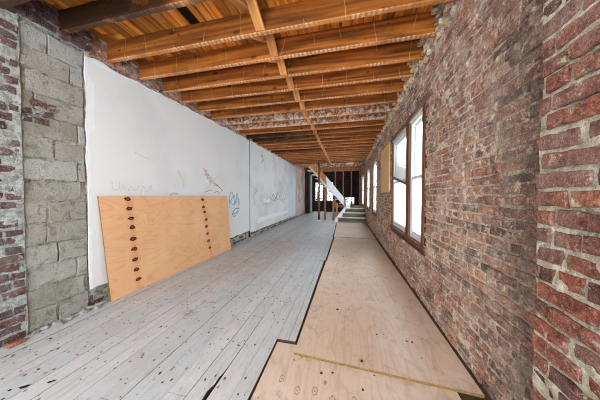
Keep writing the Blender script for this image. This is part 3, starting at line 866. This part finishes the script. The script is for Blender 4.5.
# leaning sheet with two rows of brown knot holes
mb = MB()
W, H, TK = 2.40, 1.208, .018
ring = [(0, 0), (W, .0), (W - .045, H - .01), (-.07, H)]
pts = []
for i in range(4):
    p, q = ring[i], ring[(i + 1) % 4]
    for j in range(10):
        t = j / 10; w = .001 if j else 0
        pts.append((p[0] + (q[0] - p[0]) * t + R(-w, w), p[1] + (q[1] - p[1]) * t + R(-w, w)))
N = len(pts)
V = [(-TK, a, b) for a, b in pts] + [(0, a, b) for a, b in pts]
mb.add(V, [tuple(range(N)), tuple(range(2 * N - 1, N - 1, -1))], 0)
mb.add(V, [(i, (i + 1) % N, (i + 1) % N + N, i + N) for i in range(N)], 1)
random.seed(77)
for u, v in [(.233, 1.17), (.251, 1.051), (.263, .924), (.272, .815), (.276, .663), (.285, .533), (.288, .398), (.300, .266), (.317, .136),
             (1.559, 1.136), (1.576, .995), (1.597, .90), (1.632, .753), (1.628, .623), (1.651, .484), (1.672, .345), (1.700, .202)]:
    big = u < 1
    rx, ry = (R(.036, .044), R(.023, .030)) if big else (R(.038, .046), R(.022, .030))
    n = 16; V = []; an = R(-.3, .3)
    for ringr, dx in ((1.0, .0006), (.5, .0010)):
        for i in range(n):
            t = 2 * math.pi * i / n; k = R(.75, 1.15) * ringr
            a, b = rx * k * math.cos(t), ry * k * math.sin(t)
            V.append((dx, u + a * math.cos(an) - b * math.sin(an), v + a * math.sin(an) + b * math.cos(an)))
    mb.add(V, [(i, (i + 1) % n, (i + 1) % n + n, i + n) for i in range(n)] + [], 2); mb.add(V[n:], [tuple(range(n))], 3)
ls = tag(mb.build('plywood_sheet', [M_PLYL, M_PLYE, M_KNOT, M_KNOTC], loc=(-2.618, 1.80, .001)), 'orange plywood sheet with two rows of brown knots leaning on the white wall', 'plywood')
ls.rotation_euler = (0, -.042, -math.atan2(.060, W))

# plywood panel fixed on the right wall
mb = MB(); mb.box(-.008, .008, -.53, .53, -.49, .49, 0, .5, .002)
tag(mb.build('plywood_sheet', [M_PLYW], loc=(XR - .03, 4.91, 1.775)), 'tan plywood panel fixed to the brick wall just past the blind window', 'plywood')

# ------------------------------------------------------------------ windows on the right
def window(n, y0, y1, z0, z1, xg, detail=True, jamb=None):
    root = struct_root('window_%d' % n, (XR + .04, (y0 + y1) / 2, z0))
    ox, oy, oz = root.location
    def bld(mb, name, mat): return mb.build(name, mat, parent=root, smooth=False)
    f = MB(); t = .045
    X0, X1 = xg - .03 - ox, xg + .05 - ox
    a, b, c, d = y0 - oy, y1 - oy, 0, z1 - oz
    f.box(X0, X1, a, a + t, c, d, 0, .5, .004); f.box(X0, X1, b - t, b, c, d, 0, .5, .004)
    f.box(X0, X1, a + t, b - t, d - t, d, 0, .5, .004); f.box(X0, X1, a + t, b - t, c, c + t, 0, .5, .004)
    bld(f, 'window_frame', M_WHITE)
    mid = (c + d) / 2 + .02
    for nm, za, zb, xo in (('lower_sash', c + t, mid + .02, -.012), ('upper_sash', mid - .02, d - t, .022)):
        s = MB(); w = .045; xa, xb_ = xg + xo - ox - .015, xg + xo - ox + .015
        s.box(xa, xb_, a + t, a + t + w, za, zb, 0, .5, .004); s.box(xa, xb_, b - t - w, b - t, za, zb, 0, .5, .004)
        s.box(xa, xb_, a + t + w, b - t - w, za, za + w, 0, .5, .004); s.box(xa, xb_, a + t + w, b - t - w, zb - w, zb, 0, .5, .004)
        so = bld(s, nm, M_WHITE)
        g = MB(); g.box(xg + xo - ox - .002, xg + xo - ox + .002, a + t + w - .004, b - t - w + .004, za + w - .004, zb - w + .004)
        g.build('pane', M_GLASS, parent=so)
    return root
window(1, 2.655, 3.195, .64, 2.225, XR + .05)
window(2, 3.345, 4.30, .64, 2.225, XR + .05)
# timber surround of the pair: jambs, mullion, head and sill
tr = MB()
tr.box(XR - .012, XR + .10, 2.565, 2.655, .60, 2.245, 0, .3, .006); tr.box(XR - .006, XR + .10, 3.195, 3.345, .60, 2.245, 0, .5, .006)
tr.box(XR - .004, XR + .10, 4.30, 4.338, .60, 2.245, 0, .7, .006)
tr.box(XR + .0, XR + .10, 2.655, 4.30, 2.225, 2.248, 1, .7, .003)
struct(tr.build('trim_3', [M_FRAMEW, M_CREAM]))
sl = MB(); sl.box(XR - .03, XR + .20, 2.50, 4.36, .598, .64, 0, .5, .006); sl.box(XR - .012, XR + .18, 2.53, 4.34, .53, .598, 1, .5, .01)
struct(sl.build('trim_4', [M_FRAMEW, M_DKWOOD]))
gpx = MB(); gpx.box(XR - .001, XR + .05, 2.528, 2.566, .60, 2.245, 0, .5, .003)
struct(gpx.build('trim_9', [M_GAP]))
lt = MB(); lt.box(XR - .014, XR + .012, 2.40, 4.45, 2.25, 2.31, 0, .5, .006, None, .002)
struct(lt.build('trim_5', [wood_mat('weathered_lintel_wood', [(.2, srgb(76, 62, 54)), (.5, srgb(118, 98, 86)), (.8, srgb(146, 124, 108))], 'y', 30, .06, .3, .85, .3)]))
for n, (y0, y1, z0, z1) in zip((3, 4, 5), OPR[1:]):
    window(n, y0 + .05, y1 - .02, z0 + .03, z1 - .02, XR + .05)
    q = MB(); q.box(XR - .008, XR + .1, y0 + .003, y0 + .05, z0, z1, 0, .5, .004); q.box(XR - .008, XR + .1, y1 - .02, y1 - .002, z0, z1, 0, .5, .004)
    q.box(XR - .03, XR + .2, y0 - .03, y1 + .03, z0 - .035, z0 + .03, 0, .5, .005)
    struct(q.build('trim_%d' % (n + 3), [M_FRAMEW]))
# blind in the far window of the pair, its bottom rail hanging askew
bl = thing('window_blind', 'pale slatted blind with tilted bottom rail in the further large window', 'blind', (XR + .03, 3.82, 2.2))
hd = MB(); hd.box(-.018, .018, -.46, .46, -.015, .02, 0, .5, .003); hd.build('head_rail', M_WHITE, parent=bl)
sm = MB(); ns_ = 30
for i in range(ns_):
    t = i / (ns_ - 1)
    zn = -.04 - t * .76; zf_ = -.04 - t * .60       # near end hangs lower than the far end
    P = [(.011, -.455, zn + .013), (.011, .455, zf_ + .013), (-.008, .455, zf_ - .009), (-.008, -.455, zn - .009)]
    V = P + [(p[0] + .0012, p[1], p[2] + .0012) for p in P]
    sm.add(V, [(0, 1, 2, 3), (7, 6, 5, 4), (0, 4, 5, 1), (1, 5, 6, 2), (2, 6, 7, 3), (3, 7, 4, 0)])
sm.build('slats', M_BLIND, parent=bl)
br = MB(); Mx = Matrix.Translation((0, 0, -.735)) @ Matrix.Rotation(math.atan2(.17, .91), 4, 'X')
br.box(-.016, .016, -.46, .46, -.022, .022, 0, .5, .004, Mx)
ob = br.build('bottom_rail', M_RISER, parent=bl); ob['label'] = 'dirty grey bottom rail, tilted'

# back wall windows
for n, (x0, x1, z0, z1) in zip((6, 7, 8), OPB):
    root = struct_root('window_%d' % n, ((x0 + x1) / 2, YB + .08, z0))
    ox, oy, oz = root.location
    f = MB(); t = .045; a, b, d = x0 - ox, x1 - ox, z1 - z0
    for bx in ((a, a + t, 0, d), (b - t, b, 0, d), (a + t, b - t, 0, t), (a + t, b - t, d - t, d)) + (((a + t, b - t, d / 2 - .02, d / 2 + .02),) if n < 8 else ()):
        f.box(bx[0], bx[1], -.03, .03, bx[2], bx[3], 0, .5, .003)
    f.build('window_frame', M_WHITE if n < 8 else M_CREAM, parent=root)
    g = MB(); g.box(a + t - .004, b - t + .004, -.003, .003, t - .004, d - t + .004); g.build('pane', M_GLASS, parent=root)

# ------------------------------------------------------------------ far end: posts, studs, beams, stairs
pa = thing('support_post', 'dark rusty steel post with black and white foot left of the stairs', 'post', (-1.276, 9.66, 0))
q = MB(); q.cyl(0, 0, .32, 2.76, .045, n=18); q.build('pipe', M_STEEL, parent=pa, smooth=False)
q = MB(); q.cyl(0, 0, .06, .32, .055, n=18); o = q.build('sleeve', M_BLACK, parent=pa); o['label'] = 'black painted sleeve'
q = MB(); q.box(-.09, .09, -.09, .09, .001, .03, 0, .5, .004); q.cyl(0, 0, .03, .06, .06, .06, 18); o = q.build('base_plate', M_WHITE, parent=pa); o['label'] = 'white base plate'
q = MB(); q.box(-.08, .08, -.08, .08, 2.755, 2.768, 0, .5, .003); q.build('cap_plate', M_STEEL, parent=pa)
def post(x, y, z1, w, mat, label, z0=.001, name='wall_stud', cat='stud', group=None):
    mb = MB(); mb.box(-w, w, -.045, .045, 0, z1 - z0, 0, .5, .004)
    return tag(mb.build(name, mat, loc=(x, y, z0)), label, cat, group)
SY = 10.13
post(-1.04, SY - .06, 1.53, .045, M_STUD, 'brown timber stud right of the steel post, under the stair slope')
post(-.63, SY - .06, 1.02, .045, M_STUD, 'orange-brown timber stud under the middle of the white stair side')
post(-.47, SY - .06, .85, .042, M_STUD, 'short timber stud close to the foot of the white stair side')
for x, w, lab in ((-.595, 2.65, 'thin timber stud on the stair landing rising behind the white stair side'), (-.194, 2.65, 'thin timber stud on the landing, second from the left'),
                  (.215, 2.65, 'thin timber stud on the landing, third from the left'), (.62, 2.65, 'thin timber stud on the landing beside the right brick wall')):
    post(x, 10.95, w, .026, M_STUD, lab, z0=.601 if True else 0, group='studs on the stair landing')
# stair-head beams
bm_ = MB(); bm_.box(JX0, JX1, 10.26, 10.31, 2.77, 2.978, 0, .5, .004)
random.seed(8)
tag(bm_.build('header_beam', [M_JOIST], loc=(0, 0, 0)), 'timber header beam across the ceiling above the stair steps', 'beam')
pb = MB(); pb.box(-1.6, JX1, 10.88, 11.03, 2.70, 2.978, 0, .5, .006)
for _ in range(130):
    s = R(.012, .045)
    Mx = Matrix.Translation((R(-1.58, JX1 - .05), 10.88 - s * .3, R(2.70, 2.90))) @ Matrix.Rotation(R(0, 6), 4, 'Y')
    pb.box(-s, s, -s * .6, s * .5, -s * .8, s * .8, 1, random.random(), s * .3, Mx, s * .25)
tag(pb.build('plastered_beam', [M_STUD, M_PLKEY]), 'beam crusted with pinkish white plaster lumps above the landing studs', 'beam')
b2 = MB(); b2.box(JX0, JX1, 13.30, 13.36, 2.72, 2.978, 0, .5, .004)
tag(b2.build('rear_beam', [M_STUD]), 'brown cross beam behind the landing studs near the back wall', 'beam')
kb = MB(); kb.box(-.15, .15, -.012, .012, -.11, .11, 0, .5, .003)
tag(kb.build('board_scrap', [M_PINKB], loc=(.15, 10.245, 2.80)), 'pale pink board scrap fixed to the header beam above the stairs', 'board')

st = thing('staircase', 'worn wooden staircase, wide steps to a landing and white-sided flight leftward', 'stairs', (.2, 9.5, 0))
O = Vector(st.location)
def sp(mb, name, mat, lab=None):
    mb.v = [(p[0] - O.x, p[1] - O.y, p[2] - O.z) for p in mb.v]
    o = mb.build(name, mat, parent=st)
    if lab: o['label'] = lab
    return o
steps = [(-.40, 9.55, .20), (-.21, 9.82, .405), (-.075, 10.09, .60)]
XE = XR - .03
for i, (xl, y, z) in enumerate(steps):
    q = MB(); q.box(xl + .02, XE, y + .02, y + .04, (0 if i == 0 else steps[i - 1][2]) + .001, z - .034, 0, .5, .002); sp(q, 'riser', M_RISER)
    q = MB(); yb = steps[i + 1][1] + .04 if i < 2 else y + .35
    q.box(xl, XE, y, yb - .002, z - .033, z, 0, .5, .006); sp(q, 'tread', M_TREAD)
q = MB(); q.box(-.70, XE, 10.445, 12.9, .55, .60, 0, .5, .003); q.box(-.40, XE, 12.85, 12.9, 0, .549, 0); sp(q, 'landing', M_DKWOOD, 'dark boarded landing')
# flared white skirt board beside the lowest steps
q = MB(); q.add([(-.56, 9.46, .0), (-.56, 9.46, .10), (-.10, 10.10, .66), (-.10, 10.10, .50), (-.42, 9.64, .0),
                 (-.52, 9.44, .0), (-.52, 9.44, .10), (-.06, 10.08, .66), (-.06, 10.08, .50), (-.38, 9.62, .0)],
                [(0, 1, 2, 3, 4), (9, 8, 7, 6, 5), (0, 5, 6, 1), (1, 6, 7, 2), (2, 7, 8, 3), (3, 8, 9, 4), (4, 9, 5, 0)])
sp(q, 'skirt_board', M_WHITE, 'white skirt board slanting beside the steps')
# upper flight towards the left
def sx(z): return 0
q = MB(); q.prism([(-.091, .645), (-.164, 1.12), (-1.004, 2.146), (-.954, 1.61)], 'y', SY, SY + .03); sp(q, 'side_panel', M_WPANEL, 'white painted side of the upper flight')
q = MB(); q.prism([(-1.004, 2.146), (-.954, 1.61), (-1.86, 2.66), (-1.70, 2.766), (-1.60, 2.766)], 'y', SY + .002, SY + .04); sp(q, 'stringer', M_STRUT, 'bare orange-brown stringer')
q = MB(); q.prism([(-1.86, 2.60), (-1.80, 2.66), (-.60, 1.27), (-.66, 1.20)], 'y', SY - .03, SY + .0); sp(q, 'edge_strip', M_TREAD, 'pale edge strip along the underside')
q = MB(); q.prism([(-.12, .60), (-.10, 1.0), (-1.75, 2.766), (-2.0, 2.766)], 'y', 10.86, 10.90); sp(q, 'stringer', M_STUD)
for k in range(9):
    x = -.15 - k * .195; z = .82 + k * .205
    if z > 2.6: break
    q = MB(); q.box(x - .22, x, SY + .042, 10.858, z - .03, z, 0, .5, .004); sp(q, 'tread', M_TREAD)
q = MB(); q.box(-.13, -.05, SY - .04, SY + .04, .601, 1.0, 0, .5, .005) ; sp(q, 'newel', M_STUD)
wbx = MB(); wbx.box(-.095, .095, -.07, .07, 0, .17, 0, .5, .006, None, .003); wbx.box(-.098, .0, -.073, .073, .168, .178, 0, .5, .003)
tag(wbx.build('white_box', [M_WHITE], loc=(.06, 10.20, .601)), 'small white box on the top step at the foot of the stair side', 'box')

# ------------------------------------------------------------------ outside: foliage seen through the back windows
tr_ = thing('tree', 'green leafy tree outside, seen through the back windows', 'tree', (-2.9, 21, -1.0))
q = MB(); q.cyl(0, 0, 0, 2.6, .16, .10, 12); q.build('trunk', M_BARK, parent=tr_)
random.seed(2); q = MB()
for _ in range(2600):
    v = Vector((random.gauss(0, 1), random.gauss(0, 1), random.gauss(0, 1))).normalized() * (R(.3, 1) ** .4)
    c = Vector((v.x * 1.9 + .5, v.y * 1.6, 2.6 + v.z * 1.1)); s = R(.06, .13)
    Mx = Matrix.Translation(c) @ Matrix.Rotation(R(0, 6), 4, 'Z') @ Matrix.Rotation(R(-1, 1), 4, 'X')
    q.add([tuple(Mx @ Vector(p)) for p in ((-s, 0, 0), (0, -s * .5, .01), (s, 0, 0), (0, s * .5, .01))], [(0, 1, 2, 3)])
q.build('foliage', M_LEAF, parent=tr_, recalc=False)

sh = thing('shrub', 'green shrub outside the low window behind the landing', 'shrub', (.22, 17.0, -1.0))
q = MB(); q.cyl(0, 0, 0, 1.2, .05, .03, 8); q.build('stem', M_BARK, parent=sh)
q = MB()
for _ in range(3000):
    v = Vector((random.gauss(0, 1), random.gauss(0, 1), random.gauss(0, 1))).normalized() * (R(.2, 1) ** .4)
    c = Vector((v.x * .75 - .25, v.y * .5, 1.45 + v.z * .62)); s = R(.03, .07)
    if c.x ** 2 + (c.z - 1.80) ** 2 < .02 or c.x > .30: continue
    Mx = Matrix.Translation(c) @ Matrix.Rotation(R(0, 6), 4, 'Z') @ Matrix.Rotation(R(-1, 1), 4, 'X')
    q.add([tuple(Mx @ Vector(p)) for p in ((-s, 0, 0), (0, -s * .5, .01), (s, 0, 0), (0, s * .5, .01))], [(0, 1, 2, 3)])
q.build('foliage', M_LEAF, parent=sh, recalc=False)

# ------------------------------------------------------------------ light
w = bpy.data.worlds.new('sky'); SC.world = w; w.use_nodes = True
bg = w.node_tree.nodes['Background']
bg.inputs[0].default_value = (.84, .93, 1.0, 1); bg.inputs[1].default_value = 1.0
def portal(name, loc, rot, sx, sy):
    L = bpy.data.lights.new(name, 'AREA'); L.shape = 'RECTANGLE'; L.size = sx; L.size_y = sy
    L.cycles.is_portal = True
    o = bpy.data.objects.new(name, L); COL.objects.link(o); o.location = loc; o.rotation_euler = rot
portal('front_daylight', ((XL + XR) / 2, YF - .32, 1.52), (math.pi / 2, 0, 0), 3.1, 2.55)
for o_ in OPR: portal('window_daylight', (XR + .36, (o_[0] + o_[1]) / 2, (o_[2] + o_[3]) / 2), (0, math.pi / 2, 0), o_[3] - o_[2], o_[1] - o_[0])
portal('rear_daylight', (-.9, YB + .33, 1.3), (-math.pi / 2, 0, 0), 3.0, 1.8)

# ------------------------------------------------------------------ camera and colour
cam = bpy.data.cameras.new('camera'); co = bpy.data.objects.new('camera', cam); COL.objects.link(co)
F = 207.0
cam.sensor_width = 36; cam.lens = 36 * F / 600; cam.clip_start = .02
co.location = (0, 0, 1.22)
co.rotation_euler = (math.pi / 2 - math.atan(5 / F), 0, math.atan(47 / F))
SC.camera = co
vs = SC.view_settings
SC.display_settings.display_device = 'sRGB'
vs.view_transform = 'Standard'; vs.look = 'None'; vs.gamma = 1; vs.use_curve_mapping = False
vs.exposure = 3.55
SC.cycles.denoising_prefilter = 'NONE'
SC.cycles.filter_width = 1.1
SC.cycles.use_denoising = True
SC.cycles.max_bounces = 12; SC.cycles.diffuse_bounces = 8; SC.cycles.transparent_max_bounces = 12
SC.cycles.sample_clamp_indirect = 10
